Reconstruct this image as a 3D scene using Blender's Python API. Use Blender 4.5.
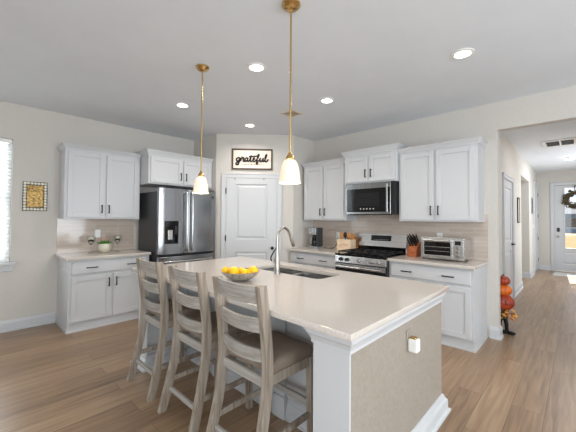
import bpy, bmesh, math, random
from mathutils import Vector, Matrix
random.seed(7)
S = bpy.context.scene
for o in list(bpy.data.objects): bpy.data.objects.remove(o)
COL = S.collection
R = math.radians

# ------------------------------------------------------------ camera
f_px, yaw, roll, pitch, cam_h, cy = 307.082, -1.572, .422, 1.353, 1.400, 211.802
cd = bpy.data.cameras.new('camera'); cam = bpy.data.objects.new('camera', cd); COL.objects.link(cam)
a = R(45 + yaw)
F = Vector((math.cos(a), math.sin(a), 0)); Rt = Vector((math.sin(a), -math.cos(a), 0)); U = Vector((0, 0, 1))
t = R(pitch); F, U = F*math.cos(t) + U*math.sin(t), U*math.cos(t) - F*math.sin(t)
t = R(roll); Rt, U = Rt*math.cos(t) + U*math.sin(t), U*math.cos(t) - Rt*math.sin(t)
m = Matrix.Identity(4)
for i in range(3): m[i][0], m[i][1], m[i][2] = Rt[i], U[i], -F[i]
m[2][3] = cam_h
cam.matrix_world = m
cd.sensor_width = 36; cd.lens = f_px/576*36; cd.shift_y = (cy-216)/576; cd.clip_start = .02; cd.clip_end = 300
S.camera = cam

# ------------------------------------------------------------ world, sun, daylight, exposure
S.view_settings.view_transform = 'Standard'; S.view_settings.look = 'None'
S.view_settings.gamma = 1; S.view_settings.use_curve_mapping = False
S.view_settings.exposure = 0.06
w = bpy.data.worlds.new('sky'); S.world = w; w.use_nodes = True
bg = w.node_tree.nodes['Background']; bg.inputs[0].default_value = (.80, .90, 1, 1); bg.inputs[1].default_value = 1.4
sd = bpy.data.lights.new('sun', 'SUN'); sd.energy = 12; sd.angle = R(.6); sd.color = (1, .95, .86)
sun = bpy.data.objects.new('sun', sd); COL.objects.link(sun)
sun.rotation_euler = Vector((-1, -.055, -.88)).to_track_quat('-Z', 'Y').to_euler(); sun.location = (20, 2, 12)

def area(name, loc, direction, sx, sy, power, color=(1, 1, 1)):
    l = bpy.data.lights.new(name, 'AREA'); l.shape = 'RECTANGLE'; l.size = sx; l.size_y = sy; l.energy = power; l.color = color
    o = bpy.data.objects.new(name, l); COL.objects.link(o); o.location = loc
    o.rotation_euler = Vector(direction).to_track_quat('-Z', 'Y').to_euler(); return o
# daylight entering by the living room's tall windows behind the photographer
DAY = (.84, .93, 1.0)
for y, e_ in ((-1.4, 78), (1.2, 14)): area('daylight', (-3.12, y, 1.45), (1, 0, .45), 1.7, 1.9, e_, DAY)
for x in (-.9, 2.2): area('daylight', (x, -3.12, 1.45), (0, 1, .45), 1.7, 1.9, 96, DAY)
area('daylight', (9.0, -1.02, 1.5), (0, 1, .1), 2.2, 1.8, 60, DAY)   # added fill to brighten the hallway, from an unseen invented opening
area('daylight', (-.08, 5.32, 1.6), (0, -1, 0), 1.1, 1.7, 45, DAY)   # sky light arriving at the left window from outside
CEIL = 2.816

# ------------------------------------------------------------ materials
def lin(c):
    c = c/255
    return c/12.92 if c <= .04045 else ((c+.055)/1.055)**2.4
def col(r, g, b): return (lin(r), lin(g), lin(b), 1)
def mat(name, c, rough=.5, metal=0, **k):
    m = bpy.data.materials.new(name); m.use_nodes = True
    b = m.node_tree.nodes['Principled BSDF']
    b.inputs['Base Color'].default_value = col(*c); b.inputs['Roughness'].default_value = rough; b.inputs['Metallic'].default_value = metal
    for n, v in k.items(): b.inputs[n.replace('_', ' ')].default_value = v
    return m
def nodes(m):
    nt = m.node_tree; return nt, nt.nodes['Principled BSDF'], nt.nodes.new, nt.links.new
def noise_mix(m, c1, c2, scale=(20, 20, 20), detail=3, lo=.35, hi=.65, bump=0, coords='Object'):
    nt, b, N, L = nodes(m)
    tc = N('ShaderNodeTexCoord'); mp = N('ShaderNodeMapping'); mp.inputs['Scale'].default_value = scale
    nz = N('ShaderNodeTexNoise'); nz.inputs['Scale'].default_value = 1; nz.inputs['Detail'].default_value = detail
    cr = N('ShaderNodeValToRGB'); cr.color_ramp.elements[0].color = col(*c1); cr.color_ramp.elements[1].color = col(*c2)
    cr.color_ramp.elements[0].position = lo; cr.color_ramp.elements[1].position = hi
    L(tc.outputs[coords], mp.inputs[0]); L(mp.outputs[0], nz.inputs['Vector']); L(nz.outputs['Fac'], cr.inputs[0]); L(cr.outputs[0], b.inputs['Base Color'])
    if bump:
        bp = N('ShaderNodeBump'); bp.inputs['Strength'].default_value = bump; bp.inputs['Distance'].default_value = .002
        L(nz.outputs['Fac'], bp.inputs['Height']); L(bp.outputs[0], b.inputs['Normal'])
    return m

M = {}
M['wall'] = noise_mix(mat('wall_paint', (200, 194, 186), .85), (199, 193, 185), (204, 198, 190), (60, 60, 60), bump=.08)
M['ceiling'] = noise_mix(mat('ceiling_paint', (222, 223, 225), .9), (219, 222, 226), (222, 225, 229), (3, 3, 3))
M['trim'] = mat('trim_paint', (198, 198, 199), .35)
M['cab'] = mat('cabinet_paint', (197, 197, 198), .38)
M['white'] = mat('white_plastic', (235, 234, 230), .35)
M['black'] = mat('black_metal', (22, 21, 22), .4, .6)
M['blackp'] = mat('black_plastic', (18, 18, 19), .3)
M['gloss'] = mat('black_glass', (10, 10, 12), .06)
M['steel'] = noise_mix(mat('stainless_steel', (190, 190, 190), .26, 1), (192, 191, 190), (212, 211, 209), (2, 2, 120))
M['steelv'] = noise_mix(mat('brushed_dark_steel', (120, 121, 124), .22, 1), (150, 151, 153), (168, 169, 171), (120, 120, 1))
M['side'] = mat('fridge_side_grey', (66, 66, 68), .45, .3)
M['mesh'] = mat('window_mesh_grey', (58, 58, 60), .5)
M['nickel'] = mat('brushed_nickel', (168, 162, 154), .28, 1)
M['brass'] = mat('brushed_brass', (206, 172, 116), .25, 1)
M['grate'] = mat('cast_iron', (20, 20, 21), .55)
M['vent'] = mat('vent_grey', (150, 152, 154), .5)
M['tan'] = noise_mix(mat('beige_panel_paint', (192, 181, 167), .8), (148, 137, 124), (155, 144, 132), (50, 50, 50), bump=.08)
M['fabric'] = noise_mix(mat('grey_brown_tweed', (128, 112, 98), .95), (104, 88, 74), (160, 144, 128), (420, 420, 420), 2, .3, .7, bump=.4)
M['stool'] = noise_mix(mat('whitewashed_wood', (170, 160, 148), .6), (120, 102, 84), (172, 162, 149), (50, 50, 3), 4, .25, .75, bump=.25)
M['slat'] = noise_mix(mat('whitewashed_slat', (172, 164, 155), .6), (136, 128, 118), (178, 173, 166), (50, 3, 50), 4, .25, .75, bump=.25)
M['lemon'] = noise_mix(mat('yellow_peel', (250, 190, 10), .4), (252, 186, 4), (255, 206, 20), (90, 90, 90), bump=.3)
M['bowl'] = noise_mix(mat('glazed_stoneware', (150, 140, 126), .3), (120, 110, 98), (182, 174, 162), (60, 60, 60))
M['lwood'] = noise_mix(mat('pale_wood', (222, 196, 164), .55), (212, 184, 150), (232, 208, 178), (8, 8, 90))
M['wood'] = noise_mix(mat('honey_wood', (196, 128, 62), .45), (176, 108, 48), (212, 146, 76), (8, 8, 90))
M['rwood'] = noise_mix(mat('reddish_wood', (168, 84, 36), .4), (146, 74, 34), (184, 104, 56), (10, 10, 80))
M['dwood'] = noise_mix(mat('dark_wood', (70, 52, 38), .6), (58, 42, 30), (86, 66, 50), (60, 60, 60))
M['signboard'] = noise_mix(mat('cream_board', (236, 222, 206), .7), (230, 214, 196), (240, 228, 214), (4, 4, 80))
M['ink'] = mat('dark_ink', (34, 24, 20), .7)
M['ink2'] = mat('faded_ink', (150, 126, 110), .8)
M['gold'] = noise_mix(mat('antique_gold', (190, 150, 72), .38, .75), (88, 66, 34), (172, 140, 84), (60, 60, 60), 4)
M['pearl'] = mat('pearl_white', (236, 228, 210), .25)
M['pumpkin'] = noise_mix(mat('pumpkin_orange', (214, 92, 24), .45), (190, 84, 16), (216, 110, 30), (12, 12, 12))
M['pumpkinr'] = noise_mix(mat('pumpkin_rust', (170, 56, 22), .45), (128, 40, 20), (168, 62, 28), (12, 12, 12))
M['leaf'] = noise_mix(mat('leaf_green', (62, 120, 44), .5), (40, 96, 34), (96, 156, 60), (60, 60, 60))
M['autumn'] = noise_mix(mat('autumn_leaf', (214, 150, 60), .6), (170, 70, 40), (230, 180, 80), (40, 40, 40), 2, .4, .6)
M['dleaf'] = noise_mix(mat('wreath_leaf', (48, 46, 30), .7), (30, 34, 20), (92, 74, 40), (50, 50, 50))
M['grass'] = noise_mix(mat('dry_lawn', (160, 126, 50), .95), (118, 86, 30), (142, 108, 44), (2, 2, 2))
M['road'] = mat('pale_concrete', (186, 178, 168), .9)
M['siding'] = mat('blue_grey_siding', (84, 106, 128), .7)
M['roofm'] = mat('grey_shingle', (84, 88, 98), .9)
m = M['glass'] = mat('clear_glass', (255, 255, 255), .02); nt, b, N, L = nodes(m)
tr = N('ShaderNodeBsdfTransparent'); gl = N('ShaderNodeBsdfGlossy'); gl.inputs['Roughness'].default_value = .02; ms = N('ShaderNodeMixShader'); ms.inputs[0].default_value = .06
L(tr.outputs[0], ms.inputs[1]); L(gl.outputs[0], ms.inputs[2]); L(ms.outputs[0], nt.nodes['Material Output'].inputs[0])
M['goblet'] = mat('goblet_glass', (244, 246, 246), .03, Transmission_Weight=1.0, IOR=1.3)
M['planter'] = mat('cream_ceramic', (214, 206, 186), .4)
M['terracotta'] = mat('pink_clay', (202, 140, 118), .7)
M['display'] = mat('dark_display', (12, 14, 18), .1)
def emis(name, c, e, base=(255, 255, 255)):
    m = mat(name, base, .5); b = m.node_tree.nodes['Principled BSDF']
    b.inputs['Emission Color'].default_value = col(*c); b.inputs['Emission Strength'].default_value = e; return m
M['lamp'] = emis('downlight_lens', (255, 248, 236), 9)
M['shade'] = emis('lit_frosted_glass', (255, 222, 180), .42, (226, 214, 196))
m = M['blind'] = mat('blind_vinyl', (240, 240, 238), .5); nt, b, N, L = nodes(m)
tl = N('ShaderNodeBsdfTranslucent'); tl.inputs[0].default_value = col(245, 245, 242); df = N('ShaderNodeBsdfDiffuse'); df.inputs[0].default_value = col(240, 240, 238); ms = N('ShaderNodeMixShader')
L(df.outputs[0], ms.inputs[1]); L(tl.outputs[0], ms.inputs[2]); L(ms.outputs[0], nt.nodes['Material Output'].inputs[0])
M['bulb'] = emis('bulb_glow', (255, 226, 180), 4)
M['amber'] = emis('amber_indicator', (200, 150, 80), .35)

# quartz
m = M['quartz'] = mat('cream_quartz', (224, 214, 204), .14)
noise_mix(m, (186, 176, 166), (206, 197, 188), (150, 150, 150), 4, .3, .6)
m.node_tree.nodes['Principled BSDF'].inputs['Roughness'].default_value = .11
# floor planks
m = M['floor'] = mat('oak_planks', (140, 112, 86), .30); nt, b, N, L = nodes(m)
tc = N('ShaderNodeTexCoord')
br = N('ShaderNodeTexBrick'); br.offset = .37; br.offset_frequency = 2
br.inputs['Color1'].default_value = (0, 0, 0, 1); br.inputs['Color2'].default_value = (1, 1, 1, 1); br.inputs['Mortar'].default_value = (.5, .5, .5, 1)
br.inputs['Scale'].default_value = 1; br.inputs['Mortar Size'].default_value = .0016; br.inputs['Mortar Smooth'].default_value = .3
br.inputs['Brick Width'].default_value = 1.45; br.inputs['Row Height'].default_value = .193
L(tc.outputs['Object'], br.inputs['Vector'])
mp = N('ShaderNodeMapping'); mp.inputs['Scale'].default_value = (2.0, 34, 1); L(tc.outputs['Object'], mp.inputs[0])
ad = N('ShaderNodeVectorMath'); ad.operation = 'ADD'; sc = N('ShaderNodeVectorMath'); sc.operation = 'SCALE'; sc.inputs['Scale'].default_value = 13
L(br.outputs['Color'], sc.inputs[0]); L(mp.outputs[0], ad.inputs[0]); L(sc.outputs[0], ad.inputs[1])
nz = N('ShaderNodeTexNoise'); nz.inputs['Scale'].default_value = 1; nz.inputs['Detail'].default_value = 6; nz.inputs['Distortion'].default_value = .6; L(ad.outputs[0], nz.inputs['Vector'])
mx = N('ShaderNodeMath'); mx.operation = 'MULTIPLY'; mx.inputs[1].default_value = .2; L(br.outputs['Color'], mx.inputs[0])
m2 = N('ShaderNodeMath'); m2.operation = 'MULTIPLY_ADD'; m2.inputs[1].default_value = .66; L(nz.outputs['Fac'], m2.inputs[0]); L(mx.outputs[0], m2.inputs[2])
cr = N('ShaderNodeValToRGB'); e = cr.color_ramp.elements; e[0].position = .15; e[0].color = col(102, 79, 59); e[1].position = .75; e[1].color = col(178, 150, 121)
ee = e.new(.44); ee.color = col(147, 119, 92); L(m2.outputs[0], cr.inputs[0])
mm = N('ShaderNodeMix'); mm.data_type = 'RGBA'; mm.inputs[7].default_value = col(84, 66, 52); L(br.outputs['Fac'], mm.inputs[0]); L(cr.outputs[0], mm.inputs[6]); L(mm.outputs[2], b.inputs['Base Color'])
bp = N('ShaderNodeBump'); bp.inputs['Strength'].default_value = .25; bp.inputs['Distance'].default_value = .002; bp.invert = True; L(br.outputs['Fac'], bp.inputs['Height']); L(bp.outputs[0], b.inputs['Normal'])
# subway tile
m = M['tile'] = mat('glazed_beige_tile', (196, 184, 172), .1); nt, b, N, L = nodes(m)
tc = N('ShaderNodeTexCoord'); sx = N('ShaderNodeSeparateXYZ'); cb = N('ShaderNodeCombineXYZ')
L(tc.outputs['Object'], sx.inputs[0]); L(sx.outputs['X'], cb.inputs['X']); L(sx.outputs['Z'], cb.inputs['Y'])
br = N('ShaderNodeTexBrick'); br.inputs['Scale'].default_value = 1; br.inputs['Brick Width'].default_value = .30; br.inputs['Row Height'].default_value = .052
br.inputs['Mortar Size'].default_value = .002; br.inputs['Color1'].default_value = col(188, 172, 158); br.inputs['Color2'].default_value = col(197, 182, 169); br.inputs['Mortar'].default_value = col(206, 196, 186)
L(cb.outputs[0], br.inputs['Vector']); L(br.outputs['Color'], b.inputs['Base Color'])
bp = N('ShaderNodeBump'); bp.inputs['Strength'].default_value = .3; bp.inputs['Distance'].default_value = .002; bp.invert = True; L(br.outputs['Fac'], bp.inputs['Height']); L(bp.outputs[0], b.inputs['Normal'])

# ------------------------------------------------------------ mesh helpers
class MB:
    def __init__(s): s.bm = bmesh.new()
    def box(s, x0, x1, y0, y1, z0, z1):
        v = [s.bm.verts.new((x, y, z)) for z in (z0, z1) for y in (y0, y1) for x in (x0, x1)]
        for q in ((0, 2, 3, 1), (4, 5, 7, 6), (0, 1, 5, 4), (2, 6, 7, 3), (0, 4, 6, 2), (1, 3, 7, 5)): s.bm.faces.new([v[i] for i in q])
        return s
    def rings(s, rs, cap=True, closed=True):
        V = [[s.bm.verts.new(p) for p in r] for r in rs]
        for A, B in zip(V, V[1:]):
            n = len(A)
            for i in range(n if closed else n-1): s.bm.faces.new((A[i], A[(i+1) % n], B[(i+1) % n], B[i]))
        if cap and closed:
            s.bm.faces.new(V[0][::-1]); s.bm.faces.new(V[-1])
        return s
    def lathe(s, prof, c=(0, 0, 0), n=28, axis='z', cap=True, sq=(1, 1)):
        rs = []
        for r, z in prof:
            ring = []
            for i in range(n):
                t = 2*math.pi*i/n; x, y = r*math.cos(t)*sq[0], r*math.sin(t)*sq[1]
                p = {'z': (x, y, z), 'y': (x, z, -y), 'x': (z, x, y)}[axis]
                ring.append((c[0]+p[0], c[1]+p[1], c[2]+p[2]))
            rs.append(ring)
        return s.rings(rs, cap)
    def tube(s, pts, r, n=10, flat=None):
        P = [Vector(p) for p in pts]; rs = []
        rr = r if isinstance(r, (list, tuple)) else [r]*len(P)
        up = None
        for i, p in enumerate(P):
            d = (P[min(i+1, len(P)-1)] - P[max(i-1, 0)]).normalized()
            if up is None: up = Vector((0, 0, 1)) if abs(d.z) < .9 else Vector((1, 0, 0))
            sd = d.cross(up).normalized(); u2 = sd.cross(d).normalized(); up = u2
            rs.append([tuple(p + (sd*math.cos(2*math.pi*k/n) + u2*math.sin(2*math.pi*k/n))*rr[i]) for k in range(n)])
        return s.rings(rs)
    def bar(s, pts, wx, wy):   # vertical-ish bar of rectangular section, wx along x and wy along y
        return s.rings([[(p[0]-wx/2, p[1]-wy/2, p[2]), (p[0]+wx/2, p[1]-wy/2, p[2]), (p[0]+wx/2, p[1]+wy/2, p[2]), (p[0]-wx/2, p[1]+wy/2, p[2])] for p in pts])
    def sweep(s, path, prof):  # profile (offset to the right of the path, z) swept along a plan polyline with mitred corners
        P = [Vector(p) for p in path]; rs = []
        for i, p in enumerate(P):
            ns = []
            if i > 0: d = (P[i]-P[i-1]).normalized(); ns.append(Vector((d.y, -d.x)))
            if i < len(P)-1: d = (P[i+1]-P[i]).normalized(); ns.append(Vector((d.y, -d.x)))
            n = sum(ns, Vector((0, 0))).normalized(); k = 1/max(.3, n.dot(ns[0]))
            rs.append([(p.x+n.x*k*o, p.y+n.y*k*o, z) for o, z in prof])
        return s.rings(rs)
    def sphere(s, c, r, sq=(1, 1, 1), n=16, m_=10, fn=None):
        rs = []
        for j in range(m_+1):
            ph = math.pi*j/m_; ring = []
            for i in range(n):
                t = 2*math.pi*i/n; k = fn(t, ph) if fn else 1
                rad = max(math.sin(ph), .001)*r*k
                ring.append((c[0]+rad*math.cos(t)*sq[0], c[1]+rad*math.sin(t)*sq[1], c[2]-math.cos(ph)*r*sq[2]))
            rs.append(ring)
        return s.rings(rs)
    def build(s, name, m, parent=None, bevel=0, smooth=False, shift=None):
        if shift is not None: bmesh.ops.translate(s.bm, verts=s.bm.verts, vec=shift)
        elif parent is not None and parent.get('_w'): bmesh.ops.translate(s.bm, verts=s.bm.verts, vec=-parent.location)
        elif parent is not None and parent.parent is not None and parent.parent.get('_w'): bmesh.ops.translate(s.bm, verts=s.bm.verts, vec=-parent.parent.location)
        bmesh.ops.recalc_face_normals(s.bm, faces=s.bm.faces)
        me = bpy.data.meshes.new(name); s.bm.to_mesh(me); s.bm.free()
        o = bpy.data.objects.new(name, me); COL.objects.link(o); me.materials.append(M[m] if isinstance(m, str) else m)
        if smooth:
            for p in me.polygons: p.use_smooth = True
            md = o.modifiers.new('edge', 'EDGE_SPLIT'); md.split_angle = R(40)
        if bevel:
            md = o.modifiers.new('bevel', 'BEVEL'); md.width = bevel; md.segments = 2; md.limit_method = 'ANGLE'; md.angle_limit = R(40)
        if parent is not None: o.parent = parent
        return o
def B(*a): return MB().box(*a)
def tag(o, label, cat, group=None):
    o['label'] = label; o['category'] = cat
    if group: o['group'] = group
    return o
WORLD = []
def thing(name, label, cat, loc, rot=0, group=None, world=False):
    o = bpy.data.objects.new(name, None); COL.objects.link(o); o.empty_display_size = .1
    o.location = loc; o.rotation_euler = (0, 0, rot); tag(o, label, cat, group)
    if world: o['_w'] = 1; WORLD.append(o)
    return o
def solo(mb, name, m, label, cat, loc, rot=0, group=None, **k):   # one-mesh thing; mesh given in world coords when rot==0
    o = mb.build(name, m, None, shift=-Vector(loc), **k); o.location = loc; o.rotation_euler = (0, 0, rot)
    return tag(o, label, cat, group)
def struct(name, mb, m, **k):
    o = mb.build(name, m, **k); o['kind'] = 'structure'; return o
def copy_tree(root, label, loc):
    r = root.copy(); COL.objects.link(r); r.location = loc; r['label'] = label
    for ch in root.children:
        c = ch.copy(); COL.objects.link(c); c.parent = r
        for g in ch.children:
            d = g.copy(); COL.objects.link(d); d.parent = c
    return r
def catmull(P, k=6):
    P = [Vector(p) for p in P]; Q = [P[0]] + P + [P[-1]]; out = []
    for i in range(1, len(Q)-2):
        for j in range(k):
            t = j/k; p0, p1, p2, p3 = Q[i-1:i+3]
            out.append(.5*((2*p1) + (p2-p0)*t + (2*p0-5*p1+4*p2-p3)*t*t + (3*p1-p0-3*p2+p3)*t**3))
    return out + [P[-1]]
def plate(outer, holes, z0, z1):
    c = bpy.data.curves.new('c', 'CURVE'); c.dimensions = '2D'; c.fill_mode = 'BOTH'; c.extrude = (z1-z0)/2
    for loop in [outer]+holes:
        sp = c.splines.new('POLY'); sp.points.add(len(loop)-1); sp.use_cyclic_u = True
        for p, q in zip(sp.points, loop): p.co = (q[0], q[1], 0, 1)
    o = bpy.data.objects.new('c', c); COL.objects.link(o)
    me = bpy.data.meshes.new_from_object(o.evaluated_get(bpy.context.evaluated_depsgraph_get()))
    mb = MB(); mb.bm.from_mesh(me); bmesh.ops.remove_doubles(mb.bm, verts=mb.bm.verts, dist=1e-5)
    bmesh.ops.translate(mb.bm, verts=mb.bm.verts, vec=(0, 0, (z0+z1)/2))
    bpy.data.objects.remove(o); bpy.data.meshes.remove(me); return mb
def rrect(x0, x1, y0, y1, r, n=5):
    out = []
    for cx_, cy_, a0 in ((x1-r, y1-r, 0), (x0+r, y1-r, 90), (x0+r, y0+r, 180), (x1-r, y0+r, 270)):
        for i in range(n+1):
            t = R(a0+90*i/n); out.append((cx_+r*math.cos(t), cy_+r*math.sin(t)))
    return out

# ------------------------------------------------------------ the setting
YF, XR = 5.10, 4.365          # fridge wall plane, range wall plane
PB, PA = (2.87, 4.37), (3.815, 3.49)   # ends of the diagonal pantry wall
T = .12
struct('floor', B(-3.3, 11.62, -3.3, 5.3, -.1, 0), 'floor')
struct('ceiling', B(-3.3, 11.62, -3.3, 5.3, CEIL, CEIL+.12), 'ceiling')
# fridge wall with the window opening
wx0, wx1, wz0, wz1 = -.56, .405, .845, 2.37
mb = MB()
for b_ in ((-3.2, wx0, 0, CEIL), (wx1, 4.5, 0, CEIL), (wx0, wx1, 0, wz0), (wx0, wx1, wz1, CEIL)): mb.box(b_[0], b_[1], YF, YF+T, b_[2], b_[3])
struct('wall_left', mb, 'wall')
mb = MB(); mb.box(XR, XR+T, .697, 5.1, 0, CEIL).box(XR, XR+T, -2.2, .697, 2.485, CEIL).box(XR, XR+T, -3.2, -2.2, 0, CEIL)
struct('wall_right', mb, 'wall')
# pantry corner
struct('wall_pantry', MB().rings([[(2.87, YF, z), (2.87, PB[1], z), (PA[0], PA[1], z), (XR, 3.49, z), (XR, 3.59, z), (3.86, 3.59, z), (2.97, 4.42, z), (2.97, YF, z)] for z in (0, CEIL)]), 'wall')
# living room behind, windows open to the sky
def window_wall(name, axis, pos, a0, a1, wins):
    mb = MB(); xs = [a0] + [v for w_ in wins for v in w_] + [a1]
    def bx(u0, u1, z0, z1):
        if axis == 'x': mb.box(pos, pos+.1, u0, u1, z0, z1)
        else: mb.box(u0, u1, pos, pos+.1, z0, z1)
    for i in range(0, len(xs), 2): bx(xs[i], xs[i+1], 0, CEIL)
    for u0, u1 in wins: bx(u0, u1, 0, .4); bx(u0, u1, 2.5, CEIL)
    struct(name, mb, 'wall')
window_wall('wall_rear', 'x', -3.3, -3.3, 5.22, [(-2.3, -.5), (.3, 2.1)])
window_wall('wall_side', 'y', -3.3, -3.2, 4.6, [(-1.8, 0), (1.3, 3.1)])
# hallway
HY = .88
mb = MB()
mb.box(XR+T, 5.98, HY, HY+.1, 0, CEIL).box(5.98, 6.84, HY, HY+.1, 2.09, CEIL).box(6.84, 8.1, HY, HY+.1, 0, CEIL)
mb.box(8.1, 9.55, HY, HY+.1, 2.37, CEIL).box(9.55, 11.5, HY, HY+.1, 0, CEIL)
mb.box(8.0, 8.1, HY+.1, 2.2, 0, CEIL).box(9.55, 9.65, HY+.1, 2.2, 0, CEIL).box(8.0, 9.65, 2.2, 2.3, 0, CEIL)
struct('wall_hall_left', mb, 'wall')
struct('wall_hall_right', MB().box(XR+T, 7.8, -1.0, -.9, 0, CEIL).box(10.2, 11.5, -1.0, -.9, 0, CEIL).box(7.8, 10.2, -1.0, -.9, 2.45, CEIL), 'wall')  # unseen wall; its gap is put in to pass the added hall fill
mb = MB(); mb.box(11.5, 11.62, .50, 2.3, 0, CEIL).box(11.5, 11.62, -1.0, -.42, 0, CEIL).box(11.5, 11.62, -.42, .50, 2.40, CEIL)
struct('wall_entry', mb, 'wall')

# baseboards: (offset to the right of the path, z)
BASE = [(0, 0), (.026, 0), (.026, .02), (.016, .026), (.016, .105), (.010, .125), (.006, .135), (0, .135)]
def baseb(side, path): struct('baseboard_'+side, MB().sweep(path, BASE), 'trim')
baseb('left', [(-3.1, YF), (.868, YF)])
baseb('right', [(XR, .790), (XR, .697), (XR+T, .697), (XR+T, HY), (5.90, HY)])
baseb('hall', [(6.92, HY), (8.1, HY), (8.1, HY+.3)])
baseb('hall_end', [(9.55, HY+.4), (9.55, HY), (10.52, HY)])
baseb('entry', [(11.40, HY), (11.5, HY), (11.5, .585)])

# left window
fr = struct('window_1', MB().box(wx0, wx1, YF+.06, YF+.11, wz0, wz0+.05).box(wx0, wx1, YF+.06, YF+.11, wz1-.05, wz1).box(wx0, wx0+.05, YF+.06, YF+.11, wz0+.05, wz1-.05).box(wx1-.05, wx1, YF+.06, YF+.11, wz0+.05, wz1-.05).box(wx0+.05, wx1-.05, YF+.065, YF+.105, 1.60, 1.65), 'trim')
B(wx0+.05, wx1-.05, YF+.084, YF+.088, wz0+.05, wz1-.05).build('pane', 'glass', fr)
B(wx0-.05, wx1+.055, YF-.07, YF+.06, wz0-.035, wz0).build('window_sill', 'trim', fr, bevel=.006)
B(wx0-.03, wx1+.035, YF-.022, YF, wz0-.11, wz0-.035).build('apron', 'trim', fr, bevel=.004)
bl = thing('window_blind', 'white horizontal slat blind hanging in the window at the left edge', 'blind', (-.077, YF+.03, wz0), world=True)
B(wx0+.006, wx1-.006, YF+.005, YF+.055, wz1-.055, wz1-.004).build('headrail', 'white', bl, bevel=.004)
mb = MB(); z = wz0+.03
while z < wz1-.07:
    mb.rings([[(x, YF+.010, z-.016), (x, YF+.012, z-.018), (x, YF+.050, z+.016), (x, YF+.048, z+.018)] for x in (wx0+.008, wx1-.008)]); z += .046
mb.build('slats', 'blind', bl)
mb = MB()
for x in (wx0+.15, (wx0+wx1)/2, wx1-.06): mb.box(x-.0015, x+.0015, YF+.006, YF+.008, wz0+.02, wz1-.05)
mb.build('cord', 'white', bl)
B(wx0+.008, wx1-.008, YF+.012, YF+.048, wz0+.002, wz0+.016).build('bottom_rail', 'white', bl)

# doors: local frame x along the wall, y into it, front at y=0
CAS = .075
def casing(name, loc, rot, W, H, right=True):
    mb = MB(); g = .004
    def prof(x0, x1, z0, z1): mb.box(x0, x1, -.020, 0, z0, z1)
    prof(-CAS, -g, 0, H+CAS)
    if right: prof(W+g, W+CAS, 0, H+CAS)
    prof(-g, W+g, H+g, H+CAS)
    mb.box(-CAS-.006, -CAS+.012, -.027, 0, 0, H+CAS).box(-CAS-.006, W+CAS+.006, -.027, 0, H+CAS-.012, H+CAS+.006)
    if right: mb.box(W+CAS-.012, W+CAS+.006, -.027, 0, 0, H+CAS)
    o = struct(name, mb, 'trim', bevel=.002); o.location = loc; o.rotation_euler = (0, 0, rot); return o
def door(name, loc, rot, W, H, panels, y0=-.0165, th=.016, mm='trim'):
    """slab with recessed, moulded panels"""
    mb = MB(); xs = sorted({0, W} | {p[0] for p in panels} | {p[1] for p in panels}); zs = sorted({.008, H} | {p[2] for p in panels} | {p[3] for p in panels})
    inside = lambda x, z: any(p[0] < x < p[1] and p[2] < z < p[3] for p in panels)
    for i in range(len(xs)-1):
        for j in range(len(zs)-1):
            if not inside((xs[i]+xs[i+1])/2, (zs[j]+zs[j+1])/2): mb.box(xs[i], xs[i+1], y0, y0+th, zs[j], zs[j+1])
    bmesh.ops.remove_doubles(mb.bm, verts=mb.bm.verts, dist=1e-5)
    for p in panels:
        if len(p) > 4: continue
        x0, x1, z0, z1 = p[:4]
        mb.rings([[(x0+d, y, z0+d), (x1-d, y, z0+d), (x1-d, y, z1-d), (x0+d, y, z1-d)] for d, y in ((0, y0), (.006, y0+.013), (.026, y0+.013), (.050, y0+.003))], cap=False)
        d_ = .050; mb.bm.faces.new([mb.bm.verts.new(q) for q in ((x0+d_, y0+.003, z0+d_), (x1-d_, y0+.003, z0+d_), (x1-d_, y0+.003, z1-d_), (x0+d_, y0+.003, z1-d_))])
    o = struct(name, mb, mm); o.location = loc; o.rotation_euler = (0, 0, rot); return o
def knob(parent, x, z, m='black', y=-.0165):
    MB().lathe([(.026, 0), (.026, -.008), (.010, -.012), (.010, -.035), (.022, -.042), (.027, -.055), (.022, -.068), (.008, -.072)], (x, y, z), 18, 'y').build('door_knob', m, parent, smooth=True)
def hinge(parent, x, z, m='black'): MB().box(x-.012, x+.004, -.0295, -.0275, z-.045, z+.045).lathe([(.006, -.05), (.006, .05)], (x, -.031, z), 8).build('hinge', m, parent)
th = math.atan2(PA[1]-PB[1], PA[0]-PB[0]); du = Vector((math.cos(th), math.sin(th), 0)); dn = Vector((math.sin(th), -math.cos(th), 0))  # dn towards the room
def dloc(u, z=0, off=0): return Vector((PB[0], PB[1], 0)) + du*u + dn*off + Vector((0, 0, z))
casing('trim_1', dloc(.178, 0, .001), th, .834, 2.075)
d = door('door_1', dloc(.178, 0, .001), th, .834, 2.075, [(.155, .675, 1.06, 1.975), (.155, .675, .26, .85)])
knob(d, .765, .915)
for z in (1.86, 1.08, .25): hinge(d, -.004, z)
for x in (.12, .60): B(x, x+.03, -.022, -.0167, 2.05, 2.078).build('hook', 'nickel', d)
# hall door
casing('trim_2', (5.98, HY, 0), 0, .86, 2.09)
d = door('door_2', (5.985, HY+.012, 0), 0, .85, 2.085, [(.14, .71, 1.06, 1.96), (.14, .71, .26, .88)])
mb = MB().lathe([(.026, 0), (.026, -.010), (.010, -.014), (.010, -.05)], (.78, -.0165, .98), 16, 'y'); mb.box(.66, .79, -.072, -.058, .972, .988); mb.build('door_handle', 'black', d)
casing('trim_3', (10.60, HY, 0), 0, .74, 2.40)
d = door('door_3', (10.602, HY-.003, 0), 0, .736, 2.395, [(.13, .606, 1.06, 2.27), (.13, .606, .26, .88)], th=.016)
for z in (2.15, 1.55, .9, .3): hinge(d, .74, z)
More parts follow.
